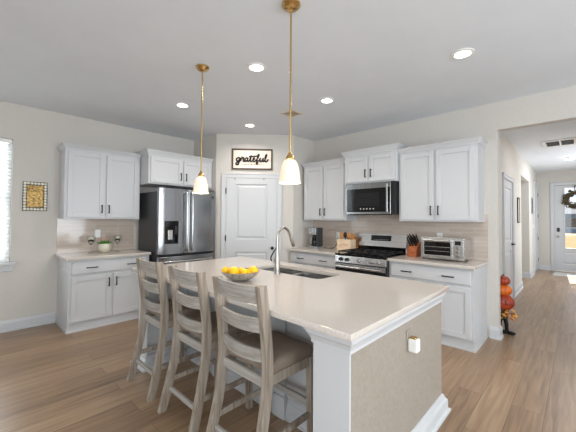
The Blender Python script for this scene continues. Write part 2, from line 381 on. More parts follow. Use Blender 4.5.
# front door (faces -x): local x = -y world
casing('trim_4', (11.5, .50, 0), -math.pi/2, .92, 2.40)
gx0, gx1, gz0, gz1 = .222, .700, .655, 2.325
d = door('door_4', (11.53, .498, 0), -math.pi/2, .916, 2.395, [(gx0, gx1, gz0, gz1, 1), (.16, .76, .2, .54)], th=.045)
mb = MB()
mb.box(gx0-.03, gx1+.03, -.03, -.0165, gz1, gz1+.03).box(gx0-.03, gx1+.03, -.03, -.0165, gz0-.03, gz0).box(gx0-.03, gx0, -.03, -.0165, gz0, gz1).box(gx1, gx1+.03, -.03, -.0165, gz0, gz1)
mb.build('glass_frame', 'trim', d, bevel=.003)
B(gx0, gx1, .012, .016, gz0, gz1).build('pane', 'glass', d)
mb = MB()
mb.box((gx0+gx1)/2-.009, (gx0+gx1)/2+.009, .008, .020, gz0, gz1)
for k in (1, 2): z = gz0+(gz1-gz0)*k/3; mb.box(gx0, gx1, .008, .020, z-.009, z+.009)
mb.build('muntins', 'trim', d)
B(.05, .11, -.038, -.0167, 1.10, 1.21).build('keypad_lock', 'blackp', d, bevel=.004)
knob(d, .08, .97, 'nickel')
B(.43, .46, -.024, -.0167, 2.355, 2.38).build('hook', 'blackp', d)

# tiled splashbacks (local frame so the tile pattern runs along x)
def splash(loc, rot, W, z1, label):
    o = B(0, W, -.009, 0, .914, z1).build('tile_backsplash', 'tile'); o.location = loc; o.rotation_euler = (0, 0, rot); tag(o, label, 'backsplash', None); return o
splash((.868, YF, 0), 0, .98, 1.385, 'glossy beige tile backsplash on left wall between wall cabinet and short counter')
splash((XR-.0005, 3.488, 0), -math.pi/2, 2.69, 1.475, 'long glossy beige tile backsplash behind the gas range and toaster oven')

# ------------------------------------------------------------ kitchen cabinets (local: x along the front, y into the wall, front at y=0)
def shaker(parent, x0, x1, z0, z1, rail=.057, name='door', y=-.021):
    mb = MB()
    mb.box(x0, x0+rail, y, -.001, z0, z1).box(x1-rail, x1, y, -.001, z0, z1).box(x0+rail, x1-rail, y, -.001, z1-rail, z1).box(x0+rail, x1-rail, y, -.001, z0, z0+rail)
    mb.box(x0+rail, x1-rail, y+.009, -.001, z0+rail, z1-rail)
    return mb.build(name, 'cab', parent, bevel=.0025)
def slabf(parent, x0, x1, z0, z1):
    mb = MB().rings([[(x0+d, y, z0+d), (x1-d, y, z0+d), (x1-d, y, z1-d), (x0+d, y, z1-d)] for d, y in ((0, -.001), (0, -.016), (.006, -.021))])
    return mb.build('drawer', 'cab', parent)
def pull(parent, x, z, vert, L=.115, y=-.021):
    r = .0055; e = L/2
    mb = MB()
    if vert:
        mb.box(x-r, x+r, y-.034, y-.024, z-e, z+e).box(x-r, x+r, y-.026, y, z-e+.004, z-e+.014).box(x-r, x+r, y-.026, y, z+e-.014, z+e-.004)
    else:
        mb.box(x-e, x+e, y-.034, y-.024, z-r, z+r).box(x-e+.004, x-e+.014, y-.026, y, z-r, z+r).box(x+e-.014, x+e-.004, y-.026, y, z-r, z+r)
    mb.build('handle', 'black', parent)
def crownp(z0, z1, p): h = z1-z0; return [(0, z0), (.010, z0), (.010, z0+h*.22), (.014, z0+h*.28), (p*.55, z0+h*.55), (p*.85, z0+h*.78), (p*.85, z0+h*.84), (p, z0+h*.86), (p, z1), (0, z1)]
def wall_cab(label, loc, rot, W, D, z0, z1, ctop, left_end=True, right_end=True, p=.042, group=None):
    o = thing('wall_cabinet', label, 'cabinet', loc, rot, group)
    B(0, W, 0, D, z0, z1).build('body', 'cab', o, bevel=.001)
    path = []
    if left_end: path += [(0, D)]
    path += [(0, 0), (W, 0)]
    if right_end: path += [(W, D)]
    MB().sweep(path, crownp(z1-.008, ctop, p)).build('crown_moulding', 'cab', o)
    B(0, W, 0, D, z1, ctop-.004).build('top_board', 'cab', o)
    m_ = .028; g = .014; c = W/2
    zb = z0+.022; zt = z1-.030
    d1 = shaker(o, m_, c-g, zb, zt); d2 = shaker(o, c+g, W-m_, zb, zt)
    pull(d1, c-g-.03, zb+.115, True); pull(d2, c+g+.03, zb+.115, True)
    return o
def base_cab(label, loc, rot, W, D, pulls, open_left=True, open_right=True, doors=2):
    o = thing('base_cabinet', label, 'cabinet', loc, rot, 'white base cabinets' if 0 else None)
    H = .880
    B(0, W, 0, D, .10, H).build('body', 'cab', o, bevel=.001)
    mb = B(0, W, .015, D, 0, .10); mb.box(0, W, .002, .015, 0, .02)
    if open_right: mb.box(W, W+.012, .002, D, 0, .022)
    if open_left: mb.box(-.012, 0, .002, D, 0, .022)
    mb.build('toe_kick', 'cab', o)
    m_ = .028; g = .014; c = W/2
    d = slabf(o, m_, W-m_, .702, .850)
    for x in pulls: pull(d, x, .776, False, .125)
    d1 = shaker(o, m_, c-g, .125, .672); d2 = shaker(o, c+g, W-m_, .125, .672)
    pull(d1, c-g-.03, .57, True); pull(d2, c+g+.03, .57, True)
    return o
R90 = -math.pi/2
base_cab('white base cabinet with one wide drawer, against left wall beside the refrigerator', (.885, 4.475, 0), 0, .955, YF-.001-4.475, (.24, .715), open_right=False)
wall_cab('white two-door wall cabinet above the short counter on the left wall', (.882, 4.775, 0), 0, .925, YF-4.775-.0, 1.382, 2.295, 2.352, right_end=False)
wall_cab('white two-door cabinet mounted above the refrigerator', (1.815, 4.49, 0), 0, 1.052, YF-4.49, 1.90, 2.325, 2.395, right_end=False)
base_cab('white base cabinet under the toaster oven, at the end of the range wall', (3.745, 1.760, 0), R90, .945, XR-.001-3.745, (.23, .70), open_left=False)
base_cab('white base cabinet under the coffee maker, left of the gas range', (3.745, 3.487, 0), R90, .945, XR-.001-3.745, (.25, .70), False, False)
wall_cab('white two-door wall cabinet above the toaster oven, right of microwave', (4.035, 1.757, 0), R90, .925, XR-4.035, 1.382, 2.295, 2.352, left_end=False)
wall_cab('white short raised two-door cabinet directly above the microwave', (3.985, 2.590, 0), R90, .829, XR-3.985, 1.925, 2.345, 2.425)
wall_cab('white two-door wall cabinet above the coffee maker, left of microwave', (4.035, 3.440, 0), R90, .845, XR-4.035, 1.382, 2.295, 2.352, right_end=False)

def ctop(x0, x1, y0, y1, label):
    solo(B(x0, x1, y0, y1, .8812, .914), 'countertop', 'quartz', label, 'countertop', (x0, y0, .8812), bevel=.004)
ctop(.845, 1.848, 4.425, YF-.010, 'short cream quartz countertop on the left wall base cabinet')
ctop(3.695, XR-.010, .795, 1.763, 'cream quartz countertop under the toaster oven, right of range')
ctop(3.695, XR-.010, 2.541, 3.487, 'cream quartz countertop under the coffee maker, left of range')

# ------------------------------------------------------------ refrigerator
x0, x1, yf = 1.880, 2.795, 4.25
o = thing('refrigerator', 'stainless french-door refrigerator with ice dispenser beside the pantry corner', 'refrigerator', ((x0+x1)/2, 4.7, 0), world=True)
B(x0+.006, x1-.006, 4.33, 5.0, .03, 1.785).build('body', 'side', o, bevel=.005)
B(x0+.02, x1-.02, 4.35, 4.95, 0, .03).build('base', 'blackp', o)
xm = (x0+x1)/2-.02
def fdoor(xa, xb, za, zb, hole=None):
    mb = MB(); bulge = True
    if hole:
        hx0, hx1, hz0, hz1 = hole
        for b_ in ((xa, hx0, za, zb), (hx1, xb, za, zb), (hx0, hx1, za, hz0), (hx0, hx1, hz1, zb)): mb.box(b_[0], b_[1], yf, 4.325, b_[2], b_[3])
        bmesh.ops.remove_doubles(mb.bm, verts=mb.bm.verts, dist=1e-5)
        mb.bm.faces.ensure_lookup_table()
    else:
        mb.box(xa, xb, yf, 4.325, za, zb)
    n = 14
    for i in range(1, n): bmesh.ops.bisect_plane(mb.bm, geom=mb.bm.verts[:]+mb.bm.edges[:]+mb.bm.faces[:], plane_co=(xa+(xb-xa)*i/n, 0, 0), plane_no=(1, 0, 0))
    for v in mb.bm.verts:
        if v.co.y < yf+.01: v.co.y += .014*((2*(v.co.x-xa)/(xb-xa)-1)**2)**2
    return mb
fl = fdoor(x0, xm-.004, .885, 1.83, (1.955, 2.165, 1.03, 1.36)).build('door', 'steelv', o, smooth=True)
fr_ = fdoor(xm+.004, x1, .885, 1.83).build('door', 'steelv', o, smooth=True)
dz = fdoor(x0, x1, .09, .850).build('freezer_drawer', 'steelv', o, bevel=.008)
B(x0+.01, x1-.01, 4.3, 4.33, .85, .885).build('door_gap', 'blackp', o)
mb = MB().box(1.956, 2.164, yf+.045, yf+.06, 1.031, 1.359).box(1.956, 1.968, yf+.001, yf+.045, 1.031, 1.359).box(2.152, 2.164, yf+.001, yf+.045, 1.031, 1.359).box(1.968, 2.152, yf-.004, yf+.045, 1.285, 1.359).box(1.968, 2.152, yf+.001, yf+.045, 1.031, 1.05)
dp = mb.build('water_dispenser', 'gloss', fl)
B(2.025, 2.095, yf+.03, yf+.044, 1.09, 1.23).build('paddle', 'steel', dp, bevel=.004) if 0 else B(2.025, 2.095, yf+.03, yf+.044, 1.09, 1.23).build('dispenser_paddle', 'steel', fl, bevel=.004)
for xh, par in ((xm-.045, fl), (xm+.045, fr_)):
    pts = catmull([(xh, yf-.002, .93), (xh, yf-.045, .97), (xh, yf-.055, 1.30), (xh, yf-.045, 1.74), (xh, yf-.002, 1.78)], 8)
    MB().tube(pts, .013, 10).build('handle', 'steel', par, smooth=True)
pts = catmull([(x0+.08, yf-.002, .775), (x0+.12, yf-.045, .78), (xm, yf-.055, .78), (x1-.12, yf-.045, .78), (x1-.08, yf-.002, .775)], 8)
MB().tube(pts, .013, 10).build('handle', 'steel', dz, smooth=True)
for xa in (x0+.02, x1-.09): B(xa, xa+.07, 4.27, 4.40, 1.831, 1.848).build('hinge_cover', 'side', o, bevel=.004)
# small dark check-shaped badge near the top of the right door
mb = MB(); zc = 1.73; xc = x1-.055
mb.rings([[(xc-.022, y, zc+.03), (xc-.004, y, zc-.012), (xc+.004, y, zc-.012), (xc+.02, y, zc+.02), (xc+.008, y, zc+.016), (xc, y, zc+.004), (xc-.012, y, zc+.03)] for y in (yf-.0015, yf+.010)])
mb.box(xc-.018, xc+.014, yf-.0015, yf+.010, zc-.034, zc-.028)
mb.build('badge', 'blackp', fr_)

# ------------------------------------------------------------ range (local x along front from far side, y into wall)
o = thing('gas_range', 'stainless gas range with black cooktop standing under the microwave', 'stove', (3.70, 2.537, 0), R90)
W = .770; D = XR-3.70-.012
B(0, W, 0, D, .05, .895).build('body', 'side', o)
B(.02, W-.02, .03, D-.05, 0, .05).build('base', 'blackp', o)
MB().rings([[(x, -.04, .800), (x, 0, .795), (x, 0, .893), (x, -.028, .893)] for x in (0, W)]).build('control_panel', 'steel', o, bevel=.002)
for x in (.10, .20, .385, .57, .67):
    k_ = MB().lathe([(.026, 0), (.026, -.006), (.021, -.008), (.018, -.034), (.004, -.035)], (x, -.036, .846), 18, 'y').build('burner_knob', 'blackp' if x < .3 else 'steel', o, smooth=True)
dr = B(.004, W-.004, -.035, -.001, .20, .788).build('oven_door', 'gloss', o, bevel=.003)
B(.004, W-.004, -.037, -.0355, .725, .788).build('door_trim', 'steel', dr)
MB().tube([(.05, -.085, .752), (W-.05, -.085, .752)], .014, 12).box(.06, .08, -.08, -.037, .745, .760).box(W-.08, W-.06, -.08, -.037, .745, .760).build('oven_handle', 'steel', dr, smooth=True)
B(.004, W-.004, -.033, -.001, .06, .19).build('warming_drawer', 'steel', o, bevel=.003)
B(-.004, W+.004, -.03, D-.07, .8955, .921).build('cooktop', 'gloss', o, bevel=.003)
for gx in (.02, .27, .52):
    mb = MB(); w_ = .23
    for yy in (.02, .27, .53): mb.box(gx, gx+w_, yy, yy+.014, .940, .956)
    for xx in (gx, gx+w_/2-.007, gx+w_-.014): mb.box(xx, xx+.014, .02, .544, .938, .954)
    for xx in (gx, gx+w_-.014):
        for yy in (.02, .53): mb.box(xx, xx+.014, yy, yy+.014, .9212, .94)
    mb.build('burner_grate', 'grate', o, bevel=.002)
for bx_, by in ((.135, .14), (.135, .41), (.385, .275), (.635, .14), (.635, .41)):
    MB().lathe([(.048, .9212), (.048, .929), (.034, .930), (.034, .937), (.002, .9375)], (bx_, by, 0), 20).build('burner', 'grate', o, smooth=True)
bg_ = MB().rings([[(x, D-.07, .921), (x, D, .921), (x, D, 1.190), (x, D-.035, 1.190), (x, D-.075, 1.0), (x, D-.062, .99), (x, D-.062, .921)][:0] + [(x, D-.055, .921), (x, D, .921), (x, D, 1.190), (x, D-.035, 1.190), (x, D-.075, 1.0), (x, D-.055, .995)] for x in (0, W)]).build('backguard', 'steel', o, bevel=.003)
MB().rings([[(x, D-.0515, 1.105), (x, D-.043, 1.145+.02), (x, D-.035, 1.165), (x, D-.045, 1.09)] for x in (0, 0)]) if 0 else None
B(.01, W-.01, D-.0635, D-.0552, .9212, .992).build('backguard_black_strip', 'gloss', o)  # black strip along the lower part of the backguard
def bgz(z): return D-.075 + .040*(z-1.0)/.190
mb = MB().rings([[(x, bgz(1.085)-.003, 1.085), (x, bgz(1.085)+.004, 1.085), (x, bgz(1.165)+.004, 1.165), (x, bgz(1.165)-.003, 1.165)] for x in (.225, .545)]); mb.build('clock_display', 'display', bg_)
mb = MB()
for i in range(6): x = .275+.04*i; mb.rings([[(xx, bgz(z)-.005, z) for xx, z in ((x, 1.10), (x+.022, 1.10), (x+.022, 1.106), (x, 1.106))], [(xx, bgz(z)-.0028, z) for xx, z in ((x, 1.10), (x+.022, 1.10), (x+.022, 1.106), (x, 1.106))]])
mb.build('touch_keys', 'vent', bg_)

# microwave
o = thing('microwave', 'stainless over-the-range microwave with black window above the gas range', 'microwave', (3.945, 2.545, 1.478), R90)
W = .775; D = XR-3.945
B(0, W, .02, D, .0, .444).build('body', 'blackp', o, bevel=.003)
mb = MB()
for b_ in ((0, W, .375, .444), (0, W, 0, .035), (0, .05, .035, .375), (.60, W, .035, .375), ): mb.box(b_[0], b_[1], -.002, .02, b_[2], b_[3])
B(.05, .15, -.001, .02, .035, .375).build('trim_panel', 'steel', o)
dr = B(0, W-.06, -.012, .0195, 0, .444).build('door', 'steelv', o, bevel=.004)
mb.bm.free()
B(.03, W-.066, -.0145, -.0125, .030, .365).build('window', 'gloss', dr, bevel=.001)
mb = MB()
for i in range(9): mb.box(.19, .55, -.0165, -.015, .12+.022*i, .122+.022*i)
for i in range(17): mb.box(.19+.022*i, .191+.022*i, -.0165, -.015, .12, .30)
mb.build('window_mesh', 'mesh', dr)
MB().box(W-.105, W-.083, -.058, -.044, .03, .415).box(W-.1, W-.088, -.045, -.013, .05, .07).box(W-.1, W-.088, -.045, -.013, .375, .395).build('handle', 'steel', dr, bevel=.003)
B(W-.058, W, -.010, .0195, 0, .444).build('control_panel', 'blackp', o, bevel=.002)
mb = MB()
for i in range(5): mb.box(.26+.05*i, .27+.05*i, -.0165, -.0148, .068, .082)
mb.build('touch_keys', 'amber', dr)
mb = MB().box(.05, W-.05, -.006, .02, -.012, -.0005); mb.build('bottom_vent', 'blackp', o)

# ------------------------------------------------------------ island
IX0, IX1, IY0, IY1 = 1.136, 2.486, .702, 3.171
ex, ey, ey2, bx1, rec = 1.195, .748, 3.125, 2.452, 1.60
o = thing('kitchen_island', 'large kitchen island with beige end panel and white corner posts', 'island', (1.9, 1.94, 0), world=True)
MB().box(rec, bx1-.02, ey+.012, ey2-.012, .0, .68).box(rec, bx1-.02, ey+.012, 1.50, .68, .880).box(rec, bx1-.02, 2.405, ey2-.012, .68, .880).box(rec, 1.955, 1.50, 2.405, .68, .88).box(2.365, bx1-.02, 1.50, 2.405, .68, .88).build('body', 'cab', o)
B(ex+.012, bx1, ey, ey+.012, 0, .880).build('end_panel', 'tan', o)
B(ex+.012, bx1, ey2-.012, ey2, 0, .880).build('end_panel', 'tan', o)
for ya, yb, nm in ((ey, ey+.205, 0), (ey2-.205, ey2, 1)):
    B(ex+.012, rec, ya+.012, yb-.012 if 0 else (yb if nm == 0 else yb-.012), 0, .880).build('post', 'cab', o)
    pt = o.children[-1]
    B(ex, ex+.012, ya, yb, 0, .880).build('post_face', 'cab', o)
cap = [(0, .800), (.008, .800), (.008, .815), (.016, .835), (.026, .850), (.026, .857), (.034, .860), (.034, .880), (0, .880)]
cap2 = [(0, .800), (.008, .800), (.008, .812), (.014, .835), (.020, .845), (.024, .880), (0, .880)]
MB().sweep([(rec, ey+.205), (ex, ey+.205), (ex, ey), (ex+.12, ey)], cap).build('capital', 'cab', o)
MB().sweep([(ex+.12, ey), (bx1, ey)], cap).build('cove_moulding', 'cab', o)
MB().sweep([(ex+.12, ey2), (ex, ey2), (ex, ey2-.205), (rec, ey2-.205)], cap).build('capital', 'cab', o)
IB = [(0, 0), (.050, 0), (.050, .018), (.034, .026), (.034, .10), (.030, .115), (.018, .130), (.014, .150), (.008, .165), (0, .168)]
IB = [(q, z*.74) for q, z in IB]
MB().sweep([(rec, ey+.205), (ex, ey+.205), (ex, ey), (bx1, ey), (bx1, ey+.05)][::1], IB).build('base_moulding', 'trim', o)
MB().sweep([(bx1, ey2), (ex, ey2), (ex, ey2-.205), (rec, ey2-.205)], IB).build('base_moulding', 'trim', o)
IB2 = [(q*.6, z*.85) for q, z in IB]
MB().sweep([(rec, ey2-.205), (rec, ey+.205)], IB2).build('base_moulding', 'cab', o)
for y in (1.56, 2.34):
    MB().box(rec-.022, rec, y-.045, y+.045, .14, .86).build('pilaster', 'cab', o, bevel=.003)
    B(rec-.045, rec, y-.06, y+.06, 0, .15).build('pilaster_base', 'cab', o, bevel=.006)
for i in range(4):   # doors on the working side
    y = .80+.58*i
    mb = MB().box(bx1-.02, bx1, y, y+.55, .12, .84); mb.build('cabinet_door', 'cab', o, bevel=.003)
# top with sink cut-out
sx0, sx1, sy0, sy1 = 1.985, 2.335, 1.53, 2.375
mb = plate([(IX0, IY0), (IX1, IY0), (IX1, IY1), (IX0, IY1)], [rrect(sx0, sx1, sy0, sy1, .05)], .8812, .914)
solo(mb, 'island_countertop', 'quartz', 'large cream quartz countertop of the kitchen island with sink cut-out', 'countertop', (1.8, 1.94, .8812), bevel=.003)
o = thing('sink', 'stainless double-bowl undermount sink set in the island countertop', 'sink', (2.16, 1.95, .69), world=True)
mb = MB()
L_ = [(-.012, .880), (.004, .880), (.006, .72), (.03, .70)]
rs = [[(x, y, z) for x, y in rrect(sx0+d, sx1-d, sy0+d, sy1-d, max(.05-d*.2, .02))] for d, z in L_]
mb.rings(rs, cap=False)
vs = [mb.bm.verts.new(p) for p in rs[-1]]; mb.bm.faces.new(vs)
ou = MB()
mb.build('basin', 'steel', o, smooth=True)
B(sx0+.006, sx1-.006, 1.985, 2.005, .705, .87).build('divider', 'steel', o, bevel=.006)
for y in (1.76, 2.19): MB().lathe([(.045, .7005), (.045, .703), (.03, .704), (.002, .702)], (2.16, y, 0), 20).build('drain', 'nickel', o, smooth=True)
# faucet
o = thing('faucet', 'tall brushed nickel gooseneck faucet standing at the island sink', 'faucet', (1.918, 1.945, .914), world=True)
fx, fy = 1.918, 1.945
MB().lathe([(.030, .9145), (.030, .922), (.027, .926), (.021, 1.02), (.016, 1.10), (.0125, 1.13)], (fx, fy, 0), 24).build('body', 'nickel', o, smooth=True)
arc = [(fx, fy, 1.12), (fx, fy, 1.20)] + [(fx+.083-.083*math.cos(R(a_)), fy, 1.215+.105*math.sin(R(a_))) for a_ in range(8, 150, 12)]
lx, lz = arc[-1][0], arc[-1][2]
arc += [(lx+.026, fy, lz-.05)]
MB().tube(arc, .0115, 14).build('spout', 'nickel', o, smooth=True)
dv = Vector((.026, 0, -.05)).normalized(); p0 = Vector(arc[-1])
MB().tube([p0-dv*.005, p0+dv*.02, p0+dv*.085, p0+dv*.10], [.012, .0155, .0175, .012], 14).build('spray_head', 'nickel', o, smooth=True)
o = thing('water_tap', 'small side tap with dark curved spout on a metal base behind the island sink', 'tap', (2.40, 2.46, .914), world=True)
MB().lathe([(.026, .9145), (.026, .925), (.018, .935), (.015, .965), (.002, .968)], (2.40, 2.46, 0), 16).build('base', 'nickel', o, smooth=True)
MB().tube(catmull([(2.37, 2.49, .93), (2.365, 2.495, .97), (2.385, 2.475, 1.03), (2.405, 2.45, 1.08), (2.41, 2.44, 1.12)], 4), .0075, 8).build('spout', 'black', o, smooth=True)

# fruit bowl
bc = (1.515, 1.945)
mb = MB().lathe([(.045, .9145), (.060, .9165), (.105, .940), (.142, .972), (.152, .990), (.148, .990), (.136, .972), (.100, .946), (.055, .926), (.002, .924)], (bc[0], bc[1], 0), 36)
solo(mb, 'fruit_bowl', 'bowl', 'shallow speckled stoneware bowl of lemons on the island countertop', 'bowl', (bc[0], bc[1], .9145), smooth=True)
lem = [(-.045, .035, .976, 'large round yellow lemon nearest the front left of the bowl', .050),
       (.020, -.040, .966, 'yellow lemon in the middle front of the fruit bowl', .040),
       (.080, -.060, .982, 'round yellow lemon at the right rim of the fruit bowl', .043),
       (-.075, .095, .985, 'small yellow lemon at the left rim of the fruit bowl', .034),
       (.045, .045, .968, 'yellow lemon hidden behind the others in the bowl', .038),
       (-.050, -.050, .972, 'low yellow lemon at the near edge of the fruit bowl', .036)]
lem[0] = (-.052, .020, .978, lem[0][3], .048); lem[5] = (-.028, -.084, .990, lem[5][3], .026)
for dx, dy, z, lb, r in lem:
    def fn(t, ph): return 1
    mb = MB(); c = (bc[0]+dx, bc[1]+dy, max(z, .9265+r))
    prof = [(.002, -r*1.12), (r*.18, -r*1.05), (r*.45, -r*.88), (r*.8, -r*.55), (r*.98, -r*.1), (r*.96, r*.25), (r*.75, r*.65), (r*.4, r*.92), (r*.16, r*1.06), (.002, r*1.1)]
    mb.lathe(prof, (0, 0, 0), 20, 'x')
    bmesh.ops.rotate(mb.bm, verts=mb.bm.verts, matrix=Matrix.Rotation(random.uniform(0, 3), 3, 'Z') @ Matrix.Rotation(random.uniform(-.3, .3), 3, 'Y'))
    bmesh.ops.translate(mb.bm, verts=mb.bm.verts, vec=c)
    solo(mb, 'lemon', 'lemon', lb, 'lemon', c, group='lemons in the bowl', smooth=True)

# outlet and plug-in on the island's end
o = thing('wall_outlet', 'beige outlet plate on the beige island end panel', 'outlet', (2.02, ey, .62), world=True)
ox = 1.845
o.location = (ox, ey, .64)
B(ox-.037, ox+.037, ey-.006, ey-.0002, .625, .745).build('plate', 'tan', o, bevel=.003)
B(ox-.016, ox+.016, ey-.008, ey-.0062, .70, .73).build('socket', 'tan', o, bevel=.002)
o = thing('plug_in_freshener', 'white plug-in air freshener in the island end outlet', 'air freshener', (ox, ey-.03, .625), world=True)
B(ox-.028, ox+.028, ey-.062, ey-.0082, .625, .700).build('body', 'white', o, bevel=.008)
B(ox+.0282, ox+.034, ey-.035, ey-.025, .64, .66).build('dial', 'white', o)
B(ox-.018, ox+.022, ey-.050, ey-.012, .700, .708).build('wick_vent', 'brass', o, bevel=.003)

# ------------------------------------------------------------ counter stools (backs towards the camera, x local towards island)
def stool(label, y):
    o = thing('counter_stool', label, 'bar stool', (1.10, y, 0), 0, 'counter stools at the island')
    hw = .200
    path = catmull([(-.085, 0, 0), (-.040, 0, .18), (.005, 0, .40), (.022, 0, .62), (.004, 0, .82), (-.030, 0, 1.050)], 5)
    for s in (-1, 1):
        MB().bar([(p.x, s*(hw + (.012 if p.z < .3 else 0)*(1-p.z/.3)), p.z) for p in path], .052, .036).build('rear_leg', 'stool', o, bevel=.005, smooth=True)
        MB().bar([(.385, s*hw*1.04, 0), (.375, s*hw, .568)], .042, .040).build('front_leg', 'stool', o, bevel=.004)
        MB().bar([(0, 0, 0)], .1, .1) if 0 else None
        B(.03, .36, s*hw-.011, s*hw+.011, .512, .570).build('side_rail', 'stool', o, bevel=.003)
        B(-.02, .37, s*hw-.010, s*hw+.010, .20, .235).build('stretcher', 'stool', o, bevel=.003)
    B(.365, .385, -hw+.02, hw-.02, .512, .570).build('front_rail', 'slat', o, bevel=.003)
    B(.367, .389, -hw+.02, hw-.02, .26, .30).build('foot_rail', 'slat', o, bevel=.003)
    B(-.048, -.026, -hw+.02, hw-.02, .145, .175).build('stretcher', 'slat', o, bevel=.003)
    B(.012, .032, -hw+.018, hw-.018, .500, .556).build('back_rail', 'slat', o, bevel=.003)
    import bisect
    def px(z):
        for A_, B_ in zip(path, path[1:]):
            if A_.z <= z <= B_.z: return A_.x+(B_.x-A_.x)*(z-A_.z)/(B_.z-A_.z)
        return path[-1].x
    for z0, z1 in ((.952, 1.046), (.794, .870), (.636, .704)):
        rs = []
        n = 12
        for i in range(n+1):
            yy = -hw+.012+(2*hw-.024)*i/n; q = 1-(2*i/n-1)**2; bow = -.030*q; dip = -.006*q
            a0, a1 = px(z0)+bow, px(z1)+bow
            rs.append([(a0-.009, yy, z0+dip), (a0+.009, yy, z0+dip), (a1+.009, yy, z1+dip*.6), (a1-.009, yy, z1+dip*.6)])
        MB().rings(rs).build('back_slat', 'slat', o, smooth=True)
    # cushion
    rs = []
    for d, z in ((.006, .571), (0, .580), (0, .612), (.012, .630), (.045, .640), (.12, .645)):
        rs.append([(x, yy, z) for x, yy in rrect(.036+d, .40-d, -hw+.0+d-.012, hw+.012-d, max(.03-d*.1, .01))])
    MB().rings(rs).build('seat_cushion', 'fabric', o, smooth=True)
    return o
s0 = stool('whitewashed ladder-back counter stool nearest the camera, by the island corner post', 1.402)
copy_tree(s0, 'whitewashed ladder-back counter stool standing between the other two stools', (1.105, 2.000, 0))
copy_tree(s0, 'whitewashed ladder-back counter stool farthest from the camera, nearest the refrigerator', (1.105, 2.620, 0))

# ------------------------------------------------------------ pendants, downlights, ceiling things
def pendant(x, y, label):
    o = thing('pendant_light', label, 'pendant light', (x, y, 1.634), 0, 'pendant lights over the island')
    c = CEIL-1.634
    MB().lathe([(.002, c-.0005), (.062, c-.0005), (.062, c-.012), (.045, c-.030), (.018, c-.038), (.004, c-.040)][::-1], (0, 0, 0), 28).build('canopy', 'brass', o, smooth=True)
    MB().tube([(0, 0, .185), (0, 0, c-.03)], .0065, 12).build('rod', 'brass', o, smooth=True)
    MB().lathe([(.010, .205), (.014, .19), (.026, .170), (.028, .156), (.022, .153), (.004, .153)], (0, 0, 0), 24).build('socket_cap', 'brass', o, smooth=True)
    MB().lathe([(.024, .152), (.036, .147), (.047, .132), (.055, .110), (.061, .082), (.065, .045), (.070, 0), (.067, 0), (.062, .045), (.058, .081), (.052, .108), (.044, .129), (.034, .143), (.022, .148)], (0, 0, 0), 36, cap=False).build('glass_shade', 'shade', o, smooth=True)
    MB().sphere((0, 0, .075), .026, n=14).build('bulb', 'bulb', o, smooth=True)
    return o
def point(name, loc, e, c=(1, .82, .6), r=.03):
    l = bpy.data.lights.new(name, 'POINT'); l.energy = e; l.color = c; l.shadow_soft_size = r
    q = bpy.data.objects.new(name, l); COL.objects.link(q); q.location = loc
pendant(1.452, 1.36, 'brass pendant light with frosted glass shade, the nearer and larger-looking one')
pendant(1.506, 2.54, 'brass pendant light with frosted glass shade, the farther one near the refrigerator')
for x, y in ((1.452, 1.36), (1.506, 2.54)): point('pendant_bulb', (x, y, 1.61), 2.5)
DL = [(1.85, 2.17, 'recessed ceiling downlight between the two pendant lights'), (1.85, 3.58, 'recessed ceiling downlight left of the farther pendant, nearest the refrigerator'),
      (2.94, 2.16, 'recessed ceiling downlight above the range side, right of the nearer pendant'), (2.95, 3.60, 'recessed ceiling downlight just in front of the pantry door sign'),
      (2.88, .70, 'recessed ceiling downlight nearest the hallway opening, at upper right')]
for x, y, lb in DL:
    o = thing('downlight', lb, 'downlight', (x, y, CEIL), 0, 'recessed ceiling downlights')
    MB().lathe([(.060, -.001), (.088, -.001), (.088, -.008), (.062, -.010)], (0, 0, 0), 32, cap=False).build('trim_ring', 'white', o, smooth=True)
    MB().lathe([(.002, -.004), (.062, -.004), (.062, -.007), (.002, -.008)], (0, 0, 0), 32).build('lens', 'lamp', o)
    l = bpy.data.lights.new('downlight_beam', 'AREA'); l.shape = 'DISK'; l.size = .12; l.energy = 7.5; l.color = (1, .96, .90); l.spread = R(150)
    q = bpy.data.objects.new('downlight_beam', l); COL.objects.link(q); q.location = (x, y, CEIL-.012)
for x, y in ((-1.2, 2.17), (-1.2, -1.2), (1.2, -1.5)):   # unseen beams added out of frame, without fixtures, clear of the stools
    l = bpy.data.lights.new('downlight_beam', 'AREA'); l.shape = 'DISK'; l.size = .12; l.energy = 7.5; l.color = (1, .96, .90); l.spread = R(150)
    q = bpy.data.objects.new('downlight_beam', l); COL.objects.link(q); q.location = (x, y, CEIL-.012)
for x, y in ((6.6, 0), (9.165, .13)):
    l = bpy.data.lights.new('hall_beam', 'AREA'); l.shape = 'DISK'; l.size = .14; l.energy = 11; l.color = (.97, .98, 1)
    q = bpy.data.objects.new('hall_beam', l); COL.objects.link(q); q.location = (x, y, CEIL-.06)
o = thing('ceiling_vent', 'small square cream register with brass-toned center on ceiling beside the nearer pendant', 'vent', (2.99, 2.78, CEIL), world=True)
vx, vy, h_ = 2.99, 2.78, .105
mb = MB()
for b_ in ((-h_, h_, -h_, -h_+.02), (-h_, h_, h_-.02, h_), (-h_, -h_+.02, -h_+.02, h_-.02), (h_-.02, h_, -h_+.02, h_-.02)): mb.box(vx+b_[0], vx+b_[1], vy+b_[2], vy+b_[3], CEIL-.008, CEIL-.0004)
mb.build('frame', 'lwood', o)
B(vx-h_+.02, vx+h_-.02, vy-h_+.02, vy+h_-.02, CEIL-.004, CEIL-.0004).build('backing', 'vent', o)
MB().lathe([(.002, CEIL-.014), (.04, CEIL-.012), (.045, CEIL-.0045)], (vx, vy, 0), 20).build('center_cap', 'brass', o, smooth=True)
o = thing('ceiling_vent', 'large white return-air vent with grey grilles on the hallway ceiling', 'vent', (7.33, .10, CEIL), world=True)
mb = MB(); a0, a1, b0, b1 = 7.05, 7.61, -.40, .465
